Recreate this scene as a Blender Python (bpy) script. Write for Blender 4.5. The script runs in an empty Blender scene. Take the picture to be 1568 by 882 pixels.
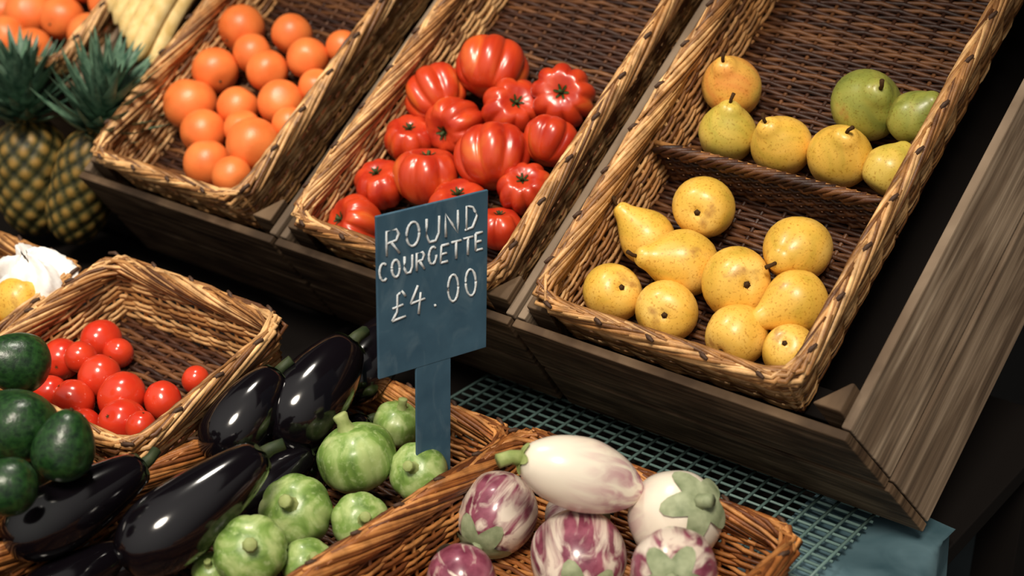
import bpy, math, random
import numpy as np
from mathutils import Vector, Matrix
random.seed(4); rng=np.random.default_rng(4)
ZO=0.85            # height of the upper baskets' front rim above the floor
SC=bpy.context.scene
# ---------------------------------------------------------------- camera
RX=Vector((.802,.597,.018)).normalized()
FW=Vector((-.536,.732,-.420)).normalized()
UP=RX.cross(FW).normalized()
RX=FW.cross(UP).normalized()
CAM=Vector((1.06,-1.49,.858+ZO))
cd=bpy.data.cameras.new('camera'); co=bpy.data.objects.new('camera',cd); SC.collection.objects.link(co)
M=Matrix.Identity(4)
for i in range(3):
    M[i][0]=RX[i];M[i][1]=UP[i];M[i][2]=-FW[i];M[i][3]=CAM[i]
co.matrix_world=M
cd.sensor_width=36; cd.lens=58.45; cd.clip_start=.05
cd.dof.use_dof=True; cd.dof.focus_distance=2.0; cd.dof.aperture_fstop=3.2
SC.camera=co
try:
    SC.view_settings.view_transform='Standard'; SC.view_settings.look='None'
except Exception as e: print(e)
# ---------------------------------------------------------------- materials
class NT:
    def __init__(s,name):
        s.m=bpy.data.materials.new(name); s.m.use_nodes=True; s.t=s.m.node_tree
        s.b=s.t.nodes['Principled BSDF']; s.tc=s.t.nodes.new('ShaderNodeTexCoord')
    def n(s,ty): return s.t.nodes.new(ty)
    def l(s,a,b): s.t.links.new(a,b)
    def mapping(s,sc):
        m=s.n('ShaderNodeMapping'); m.inputs['Scale'].default_value=sc; s.l(s.tc.outputs['Object'],m.inputs['Vector']); return m.outputs[0]
    def noise(s,sc,scale=(1,1,1),detail=3,dist=0):
        m=s.mapping(scale); t=s.n('ShaderNodeTexNoise'); t.inputs['Scale'].default_value=sc; t.inputs['Detail'].default_value=detail
        t.inputs['Distortion'].default_value=dist; s.l(m,t.inputs['Vector']); return t.outputs['Fac']
    def ramp(s,fac,stops):
        r=s.n('ShaderNodeValToRGB'); e=r.color_ramp.elements
        while len(e)<len(stops): e.new(.5)
        for i,(p,c) in enumerate(stops):
            e[i].position=p; e[i].color=(c[0],c[1],c[2],1)
        s.l(fac,r.inputs[0]); return r.outputs[0]
    def mix(s,f,a,b,mode='MIX'):
        x=s.n('ShaderNodeMix'); x.data_type='RGBA'; x.blend_type=mode
        for v,i in ((f,0),(a,6),(b,7)):
            if hasattr(v,'default_value') and not isinstance(v,(int,float,tuple)): s.l(v,x.inputs[i])
            else: x.inputs[i].default_value = v if i==0 else (v[0],v[1],v[2],1)
        return x.outputs[2]
    def bump(s,fac,st,dist=.002):
        b=s.n('ShaderNodeBump'); b.inputs['Strength'].default_value=st; b.inputs['Distance'].default_value=dist
        s.l(fac,b.inputs['Height']); s.l(b.outputs[0],s.b.inputs['Normal'])
    def fin(s,col,rough=.5,coat=0,spec=.5,sss=0):
        if isinstance(col,tuple): s.b.inputs['Base Color'].default_value=(*col,1)
        else: s.l(col,s.b.inputs['Base Color'])
        s.b.inputs['Roughness'].default_value=rough; s.b.inputs['Coat Weight'].default_value=coat
        s.b.inputs['Coat Roughness'].default_value=.09; s.b.inputs['Specular IOR Level'].default_value=spec
        return s.m
    def island(s):
        g=s.n('ShaderNodeNewGeometry'); return g.outputs['Random Per Island']
def m_wicker(name,dark,mid,light,rough=.5):
    k=NT(name); c=k.ramp(k.island(),[(0,dark),(.45,mid),(1,light)])
    n=k.noise(45,(1,1,1),4); c2=k.ramp(n,[(.3,(.5,.44,.40)),(.65,(1.15,1.1,1.05))])
    k.bump(k.noise(400),.3); return k.fin(k.mix(1.0,c,c2,'MULTIPLY'),rough)
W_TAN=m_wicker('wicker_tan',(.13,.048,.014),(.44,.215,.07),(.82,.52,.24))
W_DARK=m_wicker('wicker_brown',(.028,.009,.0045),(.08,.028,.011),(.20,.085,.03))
W_ORG=m_wicker('wicker_orange',(.12,.034,.009),(.34,.12,.028),(.60,.28,.09))
W_STUD=NT('wicker_stub').fin((.06,.026,.012),.7)
def m_wood(name,a,b,c,stain=(.5,.46,.43)):
    k=NT(name); n=k.noise(1.0,(6,3,130),5,.2); n2=k.noise(1,(12,5,34),4,.5)
    col=k.ramp(n,[(.3,a),(.52,b),(.75,c)]); t=k.ramp(n2,[(.38,stain),(.6,(1,1,1))])
    col=k.mix(1.0,col,t,'MULTIPLY'); t2=k.ramp(k.island(),[(0,(.7,.67,.65)),(1,(1.1,1.1,1.1))])
    k.bump(n,.5,.003); return k.fin(k.mix(1.0,col,t2,'MULTIPLY'),.75,spec=.25)
WOOD=m_wood('weathered_wood',(.05,.030,.016),(.145,.092,.052),(.27,.185,.115))
WOODG=m_wood('grey_wood',(.12,.085,.058),(.26,.19,.13),(.40,.31,.225))
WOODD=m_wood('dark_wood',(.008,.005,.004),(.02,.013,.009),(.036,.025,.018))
WOODX=NT('shade_black_wood').fin((.006,.0045,.004),.9,spec=.1)  # near-black colour stands in for shadow on crate slats and table
def m_orange():
    k=NT('orange_peel'); n=k.noise(25); c=k.ramp(n,[(.3,(.74,.15,.03)),(.7,(.86,.23,.055))])
    k.bump(k.noise(450,detail=1),.25,.001); return k.fin(c,.4,spec=.5)
def m_tomato():
    k=NT('ribbed_tomato_skin'); n=k.noise(1,(16,16,9),3,1); c=k.ramp(n,[(.35,(.40,.02,.008)),(.56,(.58,.055,.014)),(.78,(.70,.19,.03))])
    return k.fin(c,.28,coat=.2)
def m_cherry():
    k=NT('plum_tomato_skin'); c=k.ramp(k.noise(20),[(.3,(.55,.022,.01)),(.7,(.70,.055,.018))]); return k.fin(c,.22,coat=.3)
def m_pear(name,a,b,c3):
    k=NT(name); n=k.noise(17,detail=4,dist=.6); c=k.ramp(n,[(.3,a),(.5,b),(.72,c3)])
    sp=k.noise(330,detail=2); s2=k.ramp(sp,[(.30,(.72,.6,.42)),(.44,(1,1,1))]); c=k.mix(1.0,c,s2,'MULTIPLY')
    br=k.noise(34,detail=5); f=k.ramp(br,[(.62,(0,0,0)),(.74,(.75,.75,.75))]); c=k.mix(f,c,(.38,.17,.04))
    return k.fin(c,.38,coat=.08)
PEARY=m_pear('pear_skin_yellow',(.58,.38,.045),(.82,.48,.075),(.90,.60,.15))
PEARG=m_pear('pear_skin_green',(.16,.2,.04),(.31,.32,.06),(.52,.42,.1))
PEARM=m_pear('pear_skin_greenish',(.42,.36,.05),(.66,.47,.08),(.82,.54,.13))
PEARP=m_pear('pear_skin_blush',(.78,.27,.06),(.81,.42,.08),(.66,.48,.09))
ORANGE=m_orange(); TOM=m_tomato(); CHERRY=m_cherry()
STEMB=NT('stem_brown').fin((.06,.03,.012),.8,spec=.1)
def m_green(name,a,b,rough=.6,spec=.3):
    k=NT(name); return k.fin(k.ramp(k.noise(60),[(.3,a),(.7,b)]),rough,spec=spec)
CALYX=m_green('calyx_green',(.02,.035,.01),(.06,.09,.02)); CALYXP=m_green('calyx_pale',(.16,.2,.1),(.38,.42,.26))
CALYXD=m_green('calyx_dark',(.015,.03,.01),(.05,.06,.025)); STEMG=m_green('stem_green',(.22,.28,.08),(.4,.45,.18))
def m_courg():
    k=NT('courgette_skin'); n=k.noise(1,(40,40,10),3,.6); c=k.ramp(n,[(.3,(.09,.17,.03)),(.47,(.20,.32,.07)),(.68,(.46,.55,.22))])
    sp=k.noise(150,detail=3); f=k.ramp(sp,[(.52,(0,0,0)),(.72,(.5,.5,.5))]); return k.fin(k.mix(f,c,(.5,.6,.28)),.38,coat=.12)
COURG=m_courg()
def m_graf(name,lo,hi):
    k=NT(name); n=k.noise(1,(52,52,8),4,1.0); f=k.ramp(n,[(lo,(0,0,0)),(hi,(1,1,1))])
    w=k.ramp(k.noise(18),[(.3,(.72,.58,.48)),(.7,(.82,.73,.62))]); v=k.ramp(k.noise(60),[(.3,(.13,.015,.04)),(.7,(.34,.10,.15))])
    return k.fin(k.mix(f,w,v),.28,coat=.3)
GRAF=m_graf('graffiti_aubergine_skin',.42,.58); GRAFP=m_graf('purple_aubergine_skin',.3,.42)
def m_white():
    k=NT('white_aubergine_skin'); n=k.noise(1,(60,60,14),4,1.0); f=k.ramp(n,[(.38,(0,0,0)),(.62,(1,1,1))])
    sep=k.n('ShaderNodeSeparateXYZ'); k.l(k.tc.outputs['Object'],sep.inputs[0]); z=k.n('ShaderNodeMapRange'); z.inputs[1].default_value=.03; z.inputs[2].default_value=-.065; k.l(sep.outputs[2],z.inputs[0])
    mm=k.n('ShaderNodeMath'); mm.operation='MULTIPLY'; k.l(z.outputs[0],mm.inputs[0]); rr=k.n('ShaderNodeRGBToBW'); k.l(f,rr.inputs[0]); k.l(rr.outputs[0],mm.inputs[1])
    return k.fin(k.mix(mm.outputs[0],(.85,.76,.63),(.42,.12,.2)),.28,coat=.3)
GRAFW=m_white()
AUB=NT('aubergine_skin').fin((.004,.003,.0045),.13,coat=.5,spec=.4)
def m_avo():
    k=NT('avocado_skin'); n=k.noise(150,detail=2); c=k.ramp(n,[(.3,(.004,.018,.006)),(.7,(.018,.065,.014))]); k.bump(n,.3,.002); return k.fin(c,.34,coat=.05)
AVO=m_avo()
BAN=m_green('banana_skin',(.60,.40,.13),(.80,.60,.28))
def m_pine():
    k=NT('pineapple_skin'); a=k.n('ShaderNodeAttribute'); a.attribute_name='eye'
    c=k.ramp(a.outputs['Fac'],[(.2,(.015,.02,.008)),(.6,(.11,.09,.025)),(.95,(.38,.22,.05))]); return k.fin(k.mix(1.0,c,k.ramp(k.noise(60),[(.3,(.5,.5,.4)),(.7,(1,1,1))]),'MULTIPLY'),.5)
PINE=m_pine(); CROWN=m_green('pineapple_leaf',(.02,.065,.04),(.15,.26,.17),.4,.5)
def m_slate():
    k=NT('chalkboard_blue'); c=k.ramp(k.noise(22,detail=5),[(.3,(.032,.08,.128)),(.7,(.055,.122,.182))])
    f=k.ramp(k.noise(1,(30,30,14),6,1.5),[(.5,(0,0,0)),(.8,(.35,.35,.35))]); return k.fin(k.mix(f,c,(.2,.29,.35)),.8,spec=.25)
SLATE=m_slate()
def m_chalk():
    k=NT('chalk'); return k.fin(k.ramp(k.noise(900,detail=2),[(.30,(.25,.33,.4)),(.46,(.78,.82,.84))]),.95,spec=.1)
CHALK=m_chalk()
TARP=NT('blue_tarp'); TARP=TARP.fin(TARP.ramp(TARP.noise(9,detail=4,dist=1),[(.3,(.03,.07,.09)),(.7,(.12,.2,.235))]),.5)
MESHG=NT('green_plastic_mesh').fin((.12,.195,.18),.45)
PAPER=NT('tissue_paper').fin((.86,.83,.8),.8); MANGO=m_pear('mango_skin',(.6,.3,.03),(.78,.45,.06),(.8,.55,.12))
PLAST=NT('dark_plaster').fin((.03,.028,.027),.9); FLOORM=NT('asphalt').fin((.008,.012,.015),.9,spec=.2)
BLOCKER=NT('shade_canopy_canvas').fin((.03,.06,.05),.8); METAL=NT('added_lamp_metal').fin((.02,.02,.02),.4)
# ---------------------------------------------------------------- mesh buffer
class Buf:
    def __init__(s): s.v=[]; s.f=[]; s.m=[]; s.n=0
    def add(s,v,f,mi):
        s.v.append(np.asarray(v,float)); b=s.n; s.f+= [tuple(i+b for i in q) for q in f]; s.m+=[mi]*len(f); s.n+=len(v)
    def tube(s,pts,r,mi=0,sides=5,flat=1.0):
        p=np.asarray(pts,float); n=len(p); t=np.gradient(p,axis=0); t/=np.linalg.norm(t,axis=1)[:,None]+1e-12
        d=p[-1]-p[0]; d=d/(np.linalg.norm(d)+1e-9); ref=np.array([1.,0,0]) if abs(d[2])>.75 else np.array([0,0,1.])
        a=np.cross(t,ref); a/=np.linalg.norm(a,axis=1)[:,None]+1e-12; b=np.cross(t,a)
        r=np.broadcast_to(np.asarray(r,float),(n,)); th=np.arange(sides)*2*np.pi/sides
        V=(p[:,None,:]+r[:,None,None]*(np.cos(th)[None,:,None]*a[:,None,:]+flat*np.sin(th)[None,:,None]*b[:,None,:])).reshape(-1,3)
        F=[]
        for i in range(n-1):
            for j in range(sides):
                k=(j+1)%sides; F.append((i*sides+j,i*sides+k,(i+1)*sides+k,(i+1)*sides+j))
        F.append(tuple(range(sides))[::-1]); F.append(tuple((n-1)*sides+j for j in range(sides)))
        s.add(V,F,mi)
    def hexa(s,c,mi=0):
        s.add(c,[(0,3,2,1),(4,5,6,7),(0,1,5,4),(1,2,6,5),(2,3,7,6),(3,0,4,7)],mi)
    def box(s,a,b,mi=0):
        (x0,y0,z0),(x1,y1,z1)=a,b
        s.hexa([(x0,y0,z0),(x1,y0,z0),(x1,y1,z0),(x0,y1,z0),(x0,y0,z1),(x1,y0,z1),(x1,y1,z1),(x0,y1,z1)],mi)
    def quad(s,q,off,mi=0):
        q=[np.array(p,float) for p in q]; o=np.array(off,float); s.hexa([*q,*[p+o for p in q]],mi)
    def obj(s,name,mats,smooth=True,bevel=0):
        me=bpy.data.meshes.new(name); me.from_pydata(np.vstack(s.v).tolist(),[],s.f)
        for m in mats: me.materials.append(m)
        me.polygons.foreach_set('material_index',s.m); me.polygons.foreach_set('use_smooth',[smooth]*len(s.f)); me.update()
        o=bpy.data.objects.new(name,me); SC.collection.objects.link(o)
        if bevel:
            b=o.modifiers.new('bevel','BEVEL'); b.width=bevel; b.segments=2
        return o
class Frame:   # a display surface: origin + tilt about the stall's long axis
    def __init__(s,o,tilt=0):
        s.o=Vector(o); s.t=math.radians(tilt); c,d=math.cos(s.t),math.sin(s.t)
        s.X=Vector((1,0,0)); s.S=Vector((0,c,d)); s.N=Vector((0,-d,c))
    def w(s,x,y,n): return s.o+s.X*x+s.S*y+s.N*n
    def put(s,ob,x,y,n=0): ob.location=s.w(x,y,n); ob.rotation_euler=(s.t,0,0)
UPF=Frame((0,0,ZO),35)
LOW=Frame((0,0,ZO),0)
CHF=Frame((-.277,-.147,ZO-.06),15)
# ---------------------------------------------------------------- wicker basket
def basket(name,fr,x0,s0,w,L,h,mats,taper=.016,dividers=(),sp=.036):
    B=Buf(); rc=.02; P=[];Nn=[]
    def seg(p,q,nn):
        for t in np.linspace(0,1,20,endpoint=False): P.append((p[0]+(q[0]-p[0])*t,p[1]+(q[1]-p[1])*t)); Nn.append(nn)
    def arc(c,a0):
        for t in np.linspace(0,1,6,endpoint=False):
            a=math.radians(a0+90*t); P.append((c[0]+rc*math.cos(a),c[1]+rc*math.sin(a))); Nn.append((math.cos(a),math.sin(a)))
    seg((rc,0),(w-rc,0),(0,-1)); arc((w-rc,rc),-90); seg((w,rc),(w,L-rc),(1,0)); arc((w-rc,L-rc),0)
    seg((w-rc,L),(rc,L),(0,1)); arc((rc,L-rc),90); seg((0,L-rc),(0,rc),(-1,0)); arc((rc,rc),180)
    P.append(P[0]);Nn.append(Nn[0]); P=np.array(P);Nn=np.array(Nn)
    cum=np.concatenate([[0],np.cumsum(np.linalg.norm(np.diff(P,axis=0),axis=1))]); T=cum[-1]
    def ev(u,off,n):
        u=np.mod(u,T); x=np.interp(u,cum,P[:,0]);y=np.interp(u,cum,P[:,1]);nx=np.interp(u,cum,Nn[:,0]);ny=np.interp(u,cum,Nn[:,1])
        o=off-taper*(-n/h); return np.stack([x+nx*o,y+ny*o,np.broadcast_to(n,np.shape(x)).astype(float)],-1)
    N=int(round(T/sp)); N+=N%2; d=T/N; a=.0028
    k=0; n=-h+.002
    while n<-.010:
        tot=2*N
        j=int(rng.integers(-12,0)); start=j
        while j<start+tot:
            e=min(j+int(rng.integers(14,26)),start+tot)
            jj=np.arange(j-.6,e+.7,1.0); jj[0]=j-.3
            off=a*np.cos(np.pi*(jj/2+k))
            B.tube(ev(jj*d/2,off,n+.002*np.sin(jj*.5+k)),.0025+.0006*rng.random(),0,5)
            j=e
        k+=1; n+=.0048
    for i in range(N):
        B.tube(ev(np.full(2,i*d),0,np.array([-h,-.004])),.0028,0,5)
        for hf in (0,.5):
            q=rng.normal(0,.0010); f=rng.uniform(-.2,.2)+hf
            u=i*d+d*(np.array([-.3,.6,1.7,3.0,4.2,5.4])+f)
            B.tube(ev(u,np.array([.004,.008,.0085,.006,.001,-.005])+q,np.array([-.026,-.018,-.009,.000,.003,.001])),np.array([.0018,.0029,.0032,.0032,.0029,.0016])*rng.uniform(.85,1.15),0,5)
            u=i*d+d*(np.array([0,1.2,2.6,3.9,5.0])-f)
            B.tube(ev(u,np.array([-.003,-.007,-.008,-.005,.001]),np.array([-.025,-.015,-.006,.002,.004])+q),np.array([.0018,.0028,.0031,.0029,.0016])*rng.uniform(.85,1.15),0,5)
        if i%2==0: B.tube(ev(np.array([0,.2,.4])*d+i*d,np.array([.001,.004,.0072]),np.array([.001,.0056,.0054])),[.0028,.0028,.002],2,6)
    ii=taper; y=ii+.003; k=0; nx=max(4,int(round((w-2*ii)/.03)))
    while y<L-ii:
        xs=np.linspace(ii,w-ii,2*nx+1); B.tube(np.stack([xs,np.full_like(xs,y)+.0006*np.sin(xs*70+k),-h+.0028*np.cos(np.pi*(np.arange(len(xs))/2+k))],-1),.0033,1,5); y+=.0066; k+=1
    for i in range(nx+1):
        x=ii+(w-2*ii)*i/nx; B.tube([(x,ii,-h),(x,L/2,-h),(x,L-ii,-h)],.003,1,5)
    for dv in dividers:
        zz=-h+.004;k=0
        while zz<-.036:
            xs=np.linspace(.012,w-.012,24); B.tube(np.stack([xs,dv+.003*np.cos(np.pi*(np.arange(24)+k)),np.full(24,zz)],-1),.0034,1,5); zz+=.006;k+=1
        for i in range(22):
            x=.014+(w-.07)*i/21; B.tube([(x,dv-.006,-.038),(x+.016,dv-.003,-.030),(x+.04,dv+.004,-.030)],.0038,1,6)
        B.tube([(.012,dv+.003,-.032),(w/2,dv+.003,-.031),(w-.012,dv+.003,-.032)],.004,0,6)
    o=B.obj(name,mats); fr.put(o,x0,s0); return o
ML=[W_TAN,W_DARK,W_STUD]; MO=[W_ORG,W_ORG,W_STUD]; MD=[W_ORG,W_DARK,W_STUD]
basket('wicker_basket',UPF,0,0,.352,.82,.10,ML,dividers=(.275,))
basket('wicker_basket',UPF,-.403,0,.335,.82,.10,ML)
basket('wicker_basket',UPF,-.806,0,.302,.82,.10,ML)
basket('wicker_basket',UPF,-1.33,.12,.33,.6,.10,ML)
basket('wicker_basket',LOW,.042,-.56,.372,.495,.10,MO).location.z=ZO-.14
basket('wicker_basket',LOW,-.262,-.66,.285,.60,.09,MD).location.z=ZO-.155
basket('wicker_basket',CHF,-.32,-.265,.32,.265,.09,ML)
basket('wicker_basket',CHF,-.68,-.305,.34,.265,.09,ML)
basket('wicker_basket',LOW,-.63,-.79,.345,.34,.09,MD).location.z=ZO-.13
# ---------------------------------------------------------------- crates
def crate(x0,x1,xb0,xb1,s1,top=-.035,bot=-.235,so=0):
    B=Buf(); sf=-.03; sb=-.02; th=.012
    def X0(n): t=(n-top)/(bot-top); return x0+(xb0-x0)*t
    def X1(n): t=(n-top)/(bot-top); return x1+(xb1-x1)*t
    def SF(n): t=(n-top)/(bot-top); return sf+(sb-sf)*t
    nb=2; g=.008; hh=(top-bot)/nb
    for i in range(nb):
        a=top-hh*i-(g if i else 0); b=top-hh*(i+1)
        B.quad([(X0(b),SF(b),b),(X1(b),SF(b),b),(X1(a),SF(a),a),(X0(a),SF(a),a)],(0,th,0),0)
        for XX,sg in ((X0,1),(X1,-1)):
            B.quad([(XX(b),SF(b)+.014,b),(XX(b),s1,b),(XX(a),s1,a),(XX(a),SF(a)+.014,a)],(sg*th,0,0),1)
    for XX,sg in ((X0,1),(X1,-1)):
        for ss in (.0,s1-.05):
            a=top+.012;b=bot
            B.hexa([(XX(b)+sg*th,ss-.004,b),(XX(b)+sg*(th+.035),ss-.004,b),(XX(b)+sg*(th+.004),ss+.034,b),(XX(b)+sg*th,ss+.034,b),
                    (XX(a)+sg*th,ss-.004,a),(XX(a)+sg*(th+.035),ss-.004,a),(XX(a)+sg*(th+.004),ss+.034,a),(XX(a)+sg*th,ss+.034,a)],0)
    B.box((X0(bot)+.012,.01,bot),(X1(bot)-.012,s1-.01,bot+.01),2)
    B.box((X0(-.12)+.012,.02,-.122),(X1(-.12)-.012,.06,-.112),2); B.box((X0(-.12)+.012,s1-.1,-.122),(X1(-.12)-.012,s1-.06,-.112),2)
    o=B.obj('wooden_crate',[WOOD,WOODG,WOODX],False,.002); UPF.put(o,0,so); return o
crate(-.028,.425,-.02,.482,.84)
crate(-.432,-.034,-.432,-.034,.84)
crate(-.836,-.44,-.836,-.44,.84)
crate(-1.36,-.97,-1.36,-.97,.7,so=.14)
B=Buf()
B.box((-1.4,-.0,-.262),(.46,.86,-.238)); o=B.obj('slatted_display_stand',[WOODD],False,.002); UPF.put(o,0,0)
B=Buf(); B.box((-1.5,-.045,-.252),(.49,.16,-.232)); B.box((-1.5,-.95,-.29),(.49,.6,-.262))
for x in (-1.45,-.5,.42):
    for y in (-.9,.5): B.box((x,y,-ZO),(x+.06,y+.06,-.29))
o=B.obj('market_table',[WOODX],False,.002); o.location.z=ZO  # table painted dark for the shade below the crates
# tarp
B=Buf(); nx,ny=40,60; V=[];F=[]
xs=np.linspace(.33,.56,nx)
for i,x in enumerate(xs):
    for j in range(ny):
        y=-.96+1.15*j/(ny-1); z=-.226+.003*math.sin(x*40+y*18)+.002*math.sin(y*60)
        if y<-.045: z-=.030*min(1,(-.045-y)/.02)
        if x>.5: z-=(x-.5)*9; x2=.5+(x-.5)*.6+.012*math.sin(y*25)
        else: x2=x
        V.append((x2,y,z))
for i in range(nx-1):
    for j in range(ny-1): a=i*ny+j; F.append((a,a+ny,a+ny+1,a+1))
B.add(V,F,0); o=B.obj('blue_tarpaulin',[TARP]); o.location.z=ZO
B=Buf()
y=-.04
while y<.14: B.tube([(-.16,y,-.214),(.2,y,-.2135),(.42,y,-.214)],.0021,0,5); y+=.0175
x=-.16
while x<.421: B.tube([(x,-.042,-.212),(x,.03,-.2115),(x,.14,-.212)],.0021,0,5); x+=.023
o=B.obj('plastic_mesh_mat',[MESHG]); o.location.z=ZO
B=Buf(); B.box((-3,-3,-.02),(3,1.7,0)); B.obj('floor',[FLOORM],False)
B=Buf(); B.box((-3,1.6,0),(3,1.7,2.6)); B.obj('wall_back',[PLAST],False)
B=Buf(); B.quad([(-2.6,-.2,2.28),(1.6,-.2,2.28),(1.6,1.6,2.6),(-2.6,1.6,2.6)],(0,0,.01))
for x in (-2.6,-1.2,.2,1.58): B.tube([(x,-.2,2.27),(x,.7,2.43),(x,1.6,2.59)],.015,0,8)
B.obj('added_shade_canopy',[BLOCKER],False)  # unseen canopy added to shade the upper, back part of the baskets
# ---------------------------------------------------------------- fruit
def prof(pts,n):
    p=np.array(pts,float); m=len(p)-1; out=[]
    for t in np.linspace(0,m,n):
        i=min(int(t),m-1); f=t-i; p0=p[max(i-1,0)] if i>0 else p[0]*[-1,1] ; p1=p[i];p2=p[i+1];p3=p[min(i+2,m)] if i+2<=m else p[m-1]*[-1,1]
        q=.5*((2*p1)+(-p0+p2)*f+(2*p0-5*p1+4*p2-p3)*f*f+(-p0+3*p1-3*p2+p3)*f**3); q[0]=max(q[0],0); out.append(q)
    return np.array(out)
def revolve(B,pts,r,rings=24,seg=32,lobes=0,amp=0,mi=0,warp=.03,sharp=False,phase=0):
    pr=prof(pts,rings)*r; th=np.arange(seg)*2*np.pi/seg; w1,w2=rng.uniform(0,6,2)
    V=[(0,0,pr[0,1])];F=[]
    for a,z in pr[1:-1]:
        m=1+warp*np.sin(th+w1+z/r)+warp*.6*np.sin(2*th+w2)
        if lobes:
            l=np.abs(np.cos(lobes*th/2+phase+.25*np.sin(2*th+w1))); fa=min(1,a/r*1.15); m=m+fa*amp*(l**.6-.75)*2 if sharp else m+amp*np.cos(lobes*th)
        V+=list(zip(a*m*np.cos(th),a*m*np.sin(th),np.full(seg,z)))
    V.append((0,0,pr[-1,1])); k=rings-2
    for j in range(seg): F.append((0,1+(j+1)%seg,1+j)); F.append((len(V)-1,1+(k-1)*seg+j,1+(k-1)*seg+(j+1)%seg))
    for i in range(k-1):
        for j in range(seg): q=(j+1)%seg; F.append((1+i*seg+j,1+i*seg+q,1+(i+1)*seg+q,1+(i+1)*seg+j))
    B.add(V,F,mi)
def calyx(B,pts,r,mi,k=5,ext=.35,amp=.5,lift=.05):
    pr=prof(pts,80)[::-1]*r; seg=k*8; V=[];F=[]; R=7
    for m in range(R):
        for j in range(seg):
            th=j*2*math.pi/seg; e=ext*(1-amp*(1-abs(math.cos(k*th/2))**1.5)); t=m/(R-1)*e*79; i=int(t); f=t-i; q=pr[i]*(1-f)+pr[min(i+1,79)]*f
            o=lift*r*(1+.4*(m==R-1)); V.append(((q[0]*(1+lift))*math.cos(th),(q[0]*(1+lift))*math.sin(th),q[1]+o))
    for m in range(R-1):
        for j in range(seg): q=(j+1)%seg; F.append((m*seg+j,(m+1)*seg+j,(m+1)*seg+q,m*seg+q))
    B.add(V,F,mi)
def place(B,name,mats,pos,axis,spin=None):
    o=B.obj(name,mats); q=Vector(axis).normalized().to_track_quat('Z','Y'); o.rotation_mode='QUATERNION'
    o.rotation_quaternion=q @ Matrix.Rotation(rng.uniform(0,6) if spin is None else spin,3,'Z').to_quaternion(); o.location=pos; return o
A_R=Vector((.802,.597,.018)); A_U=Vector((-.264,.328,.907)); A_F=Vector((.536,-.732,.42))
def A(a,b,c): return A_R*a+A_U*b+A_F*c      # fruit axis: along the aisle / up / towards the customer
P_OR=[(0,-.93),(.5,-.86),(.86,-.52),(1,0),(.87,.5),(.5,.84),(.1,.9),(0,.88)]
P_PEAR=[(0,-.84),(.3,-.92),(.75,-.72),(1,-.1),(.95,.35),(.72,.75),(.48,1.02),(.36,1.2),(.2,1.32),(0,1.34)]
P_PEARL=[(0,-.86),(.3,-.95),(.75,-.75),(1,-.15),(.93,.35),(.66,.8),(.42,1.15),(.32,1.4),(.2,1.55),(0,1.58)]
P_TOM=[(0,-.8),(.4,-.82),(.8,-.55),(1,-.05),(.96,.4),(.65,.74),(.25,.70),(0,.56)]
P_CH=[(0,-1.1),(.5,-.95),(.9,-.5),(1,0),(.9,.5),(.5,.95),(.1,1.02),(0,1.0)]
P_CO=[(0,-.75),(.5,-.8),(.9,-.45),(1,0),(.9,.45),(.5,.75),(.2,.82),(0,.83)]
P_AUB=[(0,-2.1),(.5,-1.95),(.88,-1.4),(1,-.7),(.93,.1),(.78,.9),(.6,1.6),(.4,2.0),(0,2.1)]
P_AUS=[(0,-1.6),(.5,-1.48),(.9,-1.0),(1,-.4),(.93,.3),(.78,.9),(.6,1.35),(.4,1.6),(0,1.65)]
P_GR=[(0,-1.0),(.5,-.93),(.9,-.5),(1,0),(.88,.5),(.64,.85),(.35,1.05),(0,1.08)]
P_GL=[(0,-1.75),(.35,-1.65),(.75,-1.1),(.97,-.4),(1,.2),(.85,.95),(.55,1.5),(.3,1.7),(0,1.75)]
P_AV=[(0,-1.0),(.5,-.9),(.92,-.5),(1,0),(.88,.5),(.6,1.0),(.3,1.25),(0,1.3)]
def stem(B,z0,z1,r0,r1,mi,bend=.2,sides=7):
    h=z1-z0; B.tube([(0,0,z0),(bend*h*.2,0,z0+h*.5),(bend*h,0,z1)],[r0,(r0+r1)*.45,r1],mi,sides)
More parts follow.
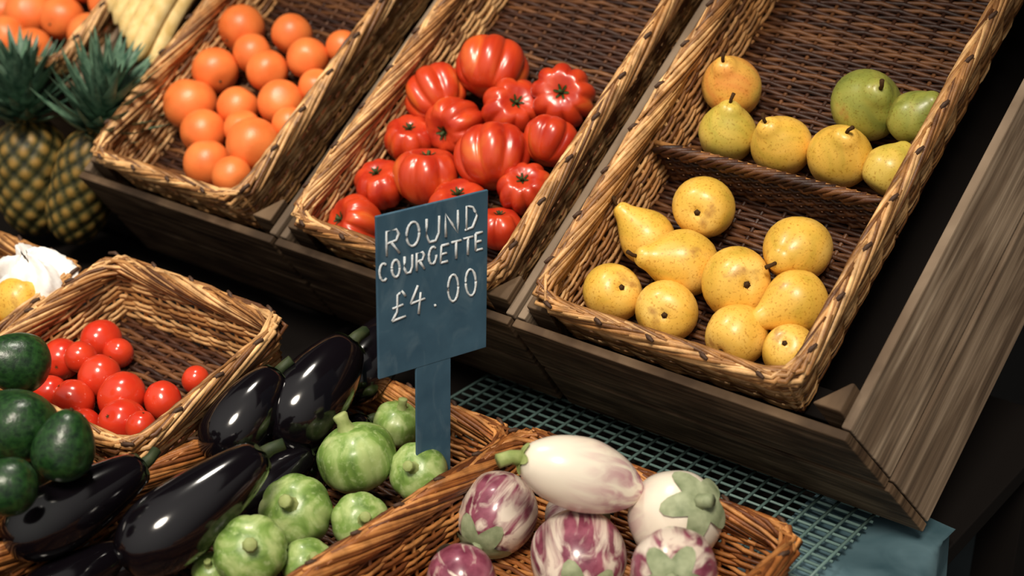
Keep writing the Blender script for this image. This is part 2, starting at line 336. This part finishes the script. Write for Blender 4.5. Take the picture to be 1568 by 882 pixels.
def fruit(kind,pos,r,axis):
    B=Buf()
    if kind=='orange':
        revolve(B,P_OR,r,22,30,warp=.012); stem(B,.86*r,.93*r,.07*r,.05*r,1); return place(B,'orange',[ORANGE,CALYXD],pos,axis)
    if kind[:4]=='pear':
        lg=kind=='pearl'; pp=P_PEARL if lg else P_PEAR; tp=1.5 if lg else 1.25
        revolve(B,pp,r,28,30,warp=.035); stem(B,tp*r,(tp+.42)*r,.06*r,.07*r,1,.35)
        B.tube([(0,0,-.9*r),(0,0,-.83*r),(0,0,-.88*r)],[.10*r,.07*r,.03*r],1,8)
        for q in range(5):
            t=q*1.257; B.tube([(.05*r*math.cos(t),.05*r*math.sin(t),-.87*r),(.11*r*math.cos(t),.11*r*math.sin(t),-.91*r)],[.025*r,.01*r],1,5)
        return place(B,'pear',[{'pear':PEARY,'pearl':PEARY,'pearg':PEARG,'pearm':PEARM,'pearp':PEARP}[kind],STEMB],pos,axis)
    if kind=='tomato':
        revolve(B,P_TOM,r*1.04,28,84,lobes=int(rng.integers(7,10)),amp=.10,sharp=True,warp=.05); calyx(B,P_TOM,r,1,6,.15,.85,.05); stem(B,.58*r,.84*r,.07*r,.06*r,1)
        return place(B,'ribbed_tomato',[TOM,CALYX],pos,axis)
    if kind=='cherry':
        revolve(B,P_CH,r,20,24); calyx(B,P_CH,r,1,5,.14,.85,.04); return place(B,'plum_tomato',[CHERRY,CALYX],pos,axis)
    if kind=='courg':
        revolve(B,P_CO,r,26,64,lobes=8,amp=.03,sharp=True)
        B.tube([(0,0,.72*r),(0,0,.82*r),(.02*r,0,1.02*r),(.05*r,0,1.2*r),(.06*r,0,1.24*r)],[.36*r,.22*r,.17*r,.2*r,.17*r],1,8)
        return place(B,'round_courgette',[COURG,STEMG],pos,axis)
    if kind in('aub','aubs'):
        pp=P_AUB if kind=='aub' else P_AUS; tp=2.05 if kind=='aub' else 1.6
        revolve(B,pp,r,32,36,warp=.03); calyx(B,pp,r,1,5,.17,.6,.04); stem(B,tp*r,(tp+.6)*r,.2*r,.15*r,1,.3); return place(B,'aubergine',[AUB,CALYXD],pos,axis)
    if kind in('graf','grafp','grafw'):
        revolve(B,P_GR,r,30,48,lobes=7,amp=.012); calyx(B,P_GR,r,1,5,.36,.5,.05); stem(B,1.05*r,1.4*r,.2*r,.15*r,1,.3)
        return place(B,'graffiti_aubergine',[{'graf':GRAF,'grafp':GRAFP,'grafw':GRAFW}[kind],CALYXP],pos,axis)
    if kind=='grafl':
        revolve(B,P_GL,r,32,40); calyx(B,P_GL,r,1,5,.2,.5,.05); stem(B,1.7*r,2.35*r,.24*r,.2*r,1,.4); return place(B,'white_aubergine',[GRAFW,STEMG],pos,axis)
    if kind=='avo':
        revolve(B,P_AV,r,26,30); stem(B,1.27*r,1.36*r,.08*r,.07*r,1); return place(B,'avocado',[AVO,STEMB],pos,axis)
    if kind=='mango':
        revolve(B,P_AV,r,26,30); stem(B,1.27*r,1.36*r,.08*r,.07*r,1); return place(B,'mango',[MANGO,STEMB],pos,axis)
def fill(fr,L):     # (kind, x, depth, height, radius [mm on that display surface], axis)
    for l in L:
        fruit(l[0],fr.w(l[1]/1000,l[2]/1000,l[3]/1000),l[4]/1000,A(*l[5]) if len(l)>5 else Vector(rng.normal(0,1,3)))
fill(UPF,[('orange',*q) for q in [(-776,311,-61,37),(-682,326,-66,32),(-726,274,-65,31),(-766,225,-62,36),(-674,249,-62,32),(-623,290,-65,32),(-584,330,-72,26),(-759,154,-57,41),(-681,176,-66,32),(-610,202,-62,35),(-578,249,-70,27),(-701,115,-59,35),(-588,113,-47,40),(-640,141,-60,28),(-565,169,-58,26),(-656,68,-59,35),(-581,52,-42,29),
    (-1210,232,-55,42),(-1138,242,-58,37),(-1128,162,-43,34),(-1192,164,-37,37),(-1282,228,-61,38),(-1206,308,-61,38),(-1140,318,-49,37),(-1070,300,-61,37),(-1060,228,-61,35)]])
fill(UPF,[('tomato',-299,343,-52,47,(.2,.8,-.4)),('tomato',-363,280,-57,43,(-.3,.6,-.4)),('tomato',-171,331,-59,41,(-.2,.1,1)),('tomato',-236,291,-61,39,(.2,.3,1)),('tomato',-299,239,-59,41,(-.6,-.3,.6)),('tomato',-362,201,-65,34,(0,.6,.6)),('tomato',-212,205,-52,48,(0,.8,-.3)),('tomato',-154,258,-64,36,(.3,.8,-.2)),('tomato',-291,150,-57,43,(0,.7,.2)),('tomato',-359,120,-64,35,(-.2,.6,.6)),('tomato',-147,176,-66,34,(-.1,.5,.7)),('tomato',-353,48,-62,38,(-.7,.3,.5)),('tomato',-150,112,-70,30,(0,.8,.3)),('tomato',-220,118,-61,38,(0,.6,.5))])
fill(UPF,[('pearp',52,408,-58,39,(-.3,.45,.7)),('pearm',80,336,-61,37,(0,.7,.65)),('pear',158,338,-61,38,(-.5,.5,.7)),('pear',238,340,-58,40,(0,.45,.8)),('pearm',304,340,-61,31,(.6,.75,.1)),('pearg',236,424,-55,45,(.1,.2,.95)),('pearg',304,418,-52,33,(.5,.5,.6)),
    ('pear',108,218,-58,39,(.3,.2,-.9)),('pearl',56,160,-64,35,(-.7,.7,.1)),('pearl',124,136,-58,41,(-.8,.1,.3)),('pear',252,198,-58,41,(-.6,-.3,.7)),('pear',202,130,-55,43,(-.2,.1,-1)),('pearl',282,128,-61,38,(-.75,-.3,.2)),('pear',56,68,-61,37,(-.3,-.2,-.9)),('pear',138,66,-61,38,(.2,.1,-1)),('pear',236,64,-61,37,(.6,.5,-.5)),('pear',302,68,-64,32,(.3,-.3,-.8))])
fill(LOW,[('courg',-108,-206,-169,47,(-.3,1,.35)),('courg',-138,-92,-184,31,(.2,.8,.5)),('courg',-38,-172,-181,36,(-.2,.3,.9)),('courg',-88,-330,-175,42,(-.1,.35,.95)),('courg',-26,-290,-184,34,(.2,.2,.95)),('courg',-60,-430,-166,40,(.1,.35,.95)),('courg',-100,-454,-196,22,(0,.5,.8)),('courg',-22,-384,-190,29,(.3,.3,.8)),
    ('graf',78,-170,-193,47,(-.4,-.6,.6)),('graf',210,-196,-187,53,(0,-.6,.8)),('grafw',284,-115,-143,52,(.35,.35,.75)),('graf',340,-213,-139,46,(-.1,.0,1)),('grafp',120,-290,-199,38,(-.2,.3,-.8)),('graf',290,-240,-195,35,(-.2,.3,.8)),('graf',150,-110,-200,36,(.4,.3,.5)),('grafl',200,-180,-91,41,(-.93,.3,.25)),
    ('aub',-234,-522,-130,41,(.8,.5,-.5)),('aub',-126,-450,-127,46,(.75,.6,-.4)),('aubs',-232,-268,-130,41,(.55,.75,-.3)),('aubs',-200,-182,-124,50,(.55,.75,-.4)),('aubs',-214,-60,-130,42,(.55,.75,-.4)),
    ('aub',-200,-460,-203,36,(.8,.5,-.5)),('aub',-212,-560,-203,34,(.8,.5,-.5)),('aub',-188,-282,-203,34,(.75,.6,-.4)),('aub',-222,-360,-205,33,(.75,.6,-.4)),('aub',-186,-172,-207,32,(.75,.6,-.4)),
    ('avo',-432,-432,-55,36,(-.6,.2,.5)),('avo',-306,-530,-52,41,(-.5,.3,-.4)),('avo',-234,-530,-56,34,(.2,.9,.1)),('avo',-226,-610,-61,31,(-.7,0,.3)),
    ('avo',-345,-520,-135,42,(-.7,0,.3)),('avo',-440,-510,-130,42,(.7,0,.3)),('avo',-350,-610,-135,42,(.7,0,.3)),('avo',-450,-610,-140,42,(-.7,0,.3)),('avo',-390,-560,-90,38,(.2,0,.9))])
fill(CHF,[('cherry',*q) for q in [(-286,-146,-61,27),(-268,-92,-61,27),(-204,-152,-55,27),(-240,-206,-55,22),(-198,-202,-55,26),(-150,-164,-58,30),(-110,-200,-58,30),(-100,-140,-64,24),(-98,-86,-70,18),(-246,-142,-46,21),(-280,-210,-64,22),(-66,-204,-43,19),(-232,-96,-68,20),(-160,-222,-66,22)]])
fill(CHF,[('mango',-378,-120,-14,35,(.2,.2,-.9)),('mango',-398,-178,-30,28,(.4,.2,-.9)),('mango',-440,-150,-50,34,(.4,.2,-.9)),('mango',-470,-80,-55,34,(.4,.2,-.9)),('mango',-400,-230,-55,32,(.4,.5,-.2))])
# ---------------------------------------------------------------- pineapples
def pineapple(pos,r,lean=(0,0,1),crown=.12,el_=1.8):
    B=Buf(); seg,rg=64,56; V=[];F=[];E=[]; H=el_*r
    for i in range(rg):
        t=i/(rg-1); z=-H+2*H*t; rad=r*(max(0,1-abs(2*t-1)**3.2))**.5
        for j in range(seg):
            th=j*2*math.pi/seg; a=abs(math.sin(5*th+7*math.pi*t*.8))*abs(math.sin(5*th-7*math.pi*t*.8)); b=a**.5; E.append(b)
            q=rad*(1+.11*b)+.0001; V.append((q*math.cos(th),q*math.sin(th),z))
    for i in range(rg-1):
        for j in range(seg): k=(j+1)%seg; F.append((i*seg+j,i*seg+k,(i+1)*seg+k,(i+1)*seg+j))
    B.add(V,F,0); nb=len(V)
    for i in range(80):
        u=i/80; th=i*2.399; el=math.radians(8+70*u+rng.uniform(-6,6)); Ln=crown*(.65+.5*u*(1-u)*2+rng.uniform(-.1,.15)); w=.0125
        rr=.018*(1-u)+.003; z0=H*.93+.06*u; K=7; d=np.array([math.cos(th),math.sin(th),0]); sd=np.array([-math.sin(th),math.cos(th),0])
        p=d*rr+np.array([0,0,z0]); e=el; LV=[]
        for m in range(K):
            f=m/(K-1); ww=w*(1-f**1.6)+.0004; nrm=-d*math.sin(e)+np.array([0,0,math.cos(e)])
            LV+= [p-sd*ww+nrm*ww*.45,p,p+sd*ww+nrm*ww*.45]; e+= .10*(1-u)-.02; p=p+(d*math.cos(e)+np.array([0,0,math.sin(e)]))*Ln/(K-1)
        LF=[]
        for m in range(K-1):
            for q in (0,1): a=m*3+q; LF.append((a,a+1,a+4,a+3))
        B.add(LV,LF,1)
    o=place(B,'pineapple',[PINE,CROWN],pos,lean); me=o.data; at=me.attributes.new('eye','FLOAT','POINT'); at.data.foreach_set('value',E+[0]*(len(me.vertices)-nb)); return o
pineapple((-1.03,.06,ZO-.112),.055,(-.02,0,1),.115)
pineapple((-.90,.055,ZO-.095),.046,(.30,.16,1),.125,2.2)
# bananas: fingers fanning from one crown, lying beside the orange basket
B=Buf()
for i in range(8):
    lay=i//5; k=i%5
    top=np.array([-.868-.008*k,.47,-.01-.02*lay]); bt=np.array([-.865-.031*k+.012*lay,.175+.018*k,-.012-.024*lay]); md=(top+bt)/2+np.array([-.03-.006*k,.0,.03])
    t=np.linspace(0,1,16)[:,None]; P=(1-t)**2*top+2*t*(1-t)*md+t*t*bt; tt=t[:,0]
    rad=.0165*np.clip(np.minimum(tt*4+.25,(1-tt)*9+.28),0,1); B.tube(P,rad,0,6)
o=B.obj('banana_bunch',[BAN]); UPF.put(o,0,0,0)
# tissue paper
B=Buf(); V=[];F=[]; n1,n2=14,48
for i in range(n1):
    for j in range(n2):
        th=j*2*math.pi/n2; ph=.1+1.4*i/(n1-1); r=.046*(1+.14*math.sin(5*th+3*ph)+.07*math.sin(9*th+i*.7)+.02*rng.normal()); V.append((r*1.4*math.sin(ph)*math.cos(th),r*math.sin(ph)*math.sin(th),r*1.0*math.cos(ph)))
for i in range(n1-1):
    for j in range(n2): k=(j+1)%n2; F.append((i*n2+j,(i+1)*n2+j,(i+1)*n2+k,i*n2+k))
B.add(V,F,0); o=B.obj('tissue_paper_wrap',[PAPER]); CHF.put(o,-.390,-.084,-.014)
# ---------------------------------------------------------------- sign
B=Buf(); Wd,Hb,Hs,sw=.148,.200,.104,.024; th=.004
B.box((-Wd/2,0,Hs),(Wd/2,th,Hs+Hb),0); B.box((-sw,0.0004,-.07),(sw,th-.0004,Hs+.002),0)
sgn=B.obj('chalkboard_price_sign',[SLATE],False,.0008)
B=Buf()
def circ(w=.8,a0=0,a1=360): return [(w/2+w/2*math.cos(math.radians(a)),.5+.5*math.sin(math.radians(a))) for a in np.linspace(a0,a1,18)]
GL={'R':[[(0,0),(0,1),(.6,1),(.75,.8),(.6,.55),(0,.5)],[(.3,.5),(.8,0)]],'O':[circ()],'U':[[(0,1),(0,.3),(.2,0),(.6,0),(.8,.3),(.8,1)]],'N':[[(0,0),(0,1),(.8,0),(.8,1)]],
'D':[[(.1,0),(.1,1),(.5,.9),(.8,.5),(.5,.05),(0,0)]],'C':[circ(.8,50,310)],'G':[circ(.8,50,330)+[(.8,.45),(.45,.45)]],'E':[[(.75,1),(0,1)],[(0,1),(0,0)],[(0,0),(.75,0)],[(0,.5),(.6,.5)]],'T':[[(.4,0),(.4,1)],[(-.1,1),(.95,1)]],
'£':[[(.9,.8),(.7,1),(.4,.9),(.35,.3),(0,0)],[(0,0),(.9,.05)],[(.05,.45),(.75,.5)]],'4':[[(.4,1),(-.05,.4)],[(-.05,.4),(.9,.45)],[(.6,.72),(.5,-.05)]],'.':[[(.3,.05),(.38,.05),(.42,.06)]],'0':[circ(.7)]}
def write(txt,x0,x1,z0,h,slope=0):
    st=(x1-x0)/len(txt)
    for i,c_ in enumerate(txt):
        dz=rng.normal(0,.0008); ax=rng.normal(0,.05)
        for s in GL[c_]:
            P=[]
            for a,b in zip(s[:-1],s[1:]):
                for f in (0,.5): P.append((a[0]+(b[0]-a[0])*f,a[1]+(b[1]-a[1])*f))
            P.append(s[-1])
            B.tube([(x0+st*i+(p[0]+ax*p[1])*st*.8,-.0002,z0+slope*i*st+dz+p[1]*h) for p in P],[.0012+.0005*rng.random() for _ in P],0,6)
T=Hs+Hb
write('ROUND',-.062,.068,T-.048,.029,.06); write('COURGETTE',-.071,.073,T-.078,.021,.05); write('£4.00',-.056,.07,T-.130,.034,.04)
tx=B.obj('chalk_lettering',[CHALK]); tx.parent=sgn
sgn.location=(-.025,-.159,ZO-.138); sgn.rotation_euler=(0,0,math.radians(72))
# ---------------------------------------------------------------- light
w=bpy.data.worlds.new('sky'); SC.world=w; w.use_nodes=True; t=w.node_tree; bg=t.nodes['Background']
tc=t.nodes.new('ShaderNodeTexCoord'); vm=t.nodes.new('ShaderNodeVectorMath'); vm.operation='DOT_PRODUCT'; vm.inputs[1].default_value=(.1,-.6,.75)
t.links.new(tc.outputs['Generated'],vm.inputs[0]); cr=t.nodes.new('ShaderNodeValToRGB'); e=cr.color_ramp.elements
e[0].position=0;e[0].color=(.035,.03,.027,1); e[1].position=.9;e[1].color=(.96,.92,.86,1); t.links.new(vm.outputs['Value'],cr.inputs[0]); t.links.new(cr.outputs[0],bg.inputs[0]); bg.inputs[1].default_value=.6
l=bpy.data.lights.new('sun_light','SUN'); l.energy=3.0; l.angle=math.radians(15); l.color=(1,.90,.75); o=bpy.data.objects.new('sun_light',l); SC.collection.objects.link(o)
o.rotation_euler=Vector((.25,-.5,.85)).to_track_quat('Z','Y').to_euler(); o.location=(0,-1,3)
# unseen lamp added for extra highlights on the aubergines, at the canopy's front edge
B=Buf(); revolve(B,[(.02,.09),(.05,.085),(.08,.05),(.13,0)][::-1],1,12,32,warp=0); B.tube([(0,0,.08),(0,0,.15),(0,0,.22)],.004,0,8)
lp=B.obj('added_highlight_lamp',[METAL]); lp.location=(-.45,-.2,2.05)
l=bpy.data.lights.new('added_highlight_light','AREA'); l.shape='DISK'; l.size=.2; l.energy=9; l.color=(1,.93,.82); o=bpy.data.objects.new('added_highlight_light',l); SC.collection.objects.link(o); o.parent=lp; o.location=(0,0,-.02)
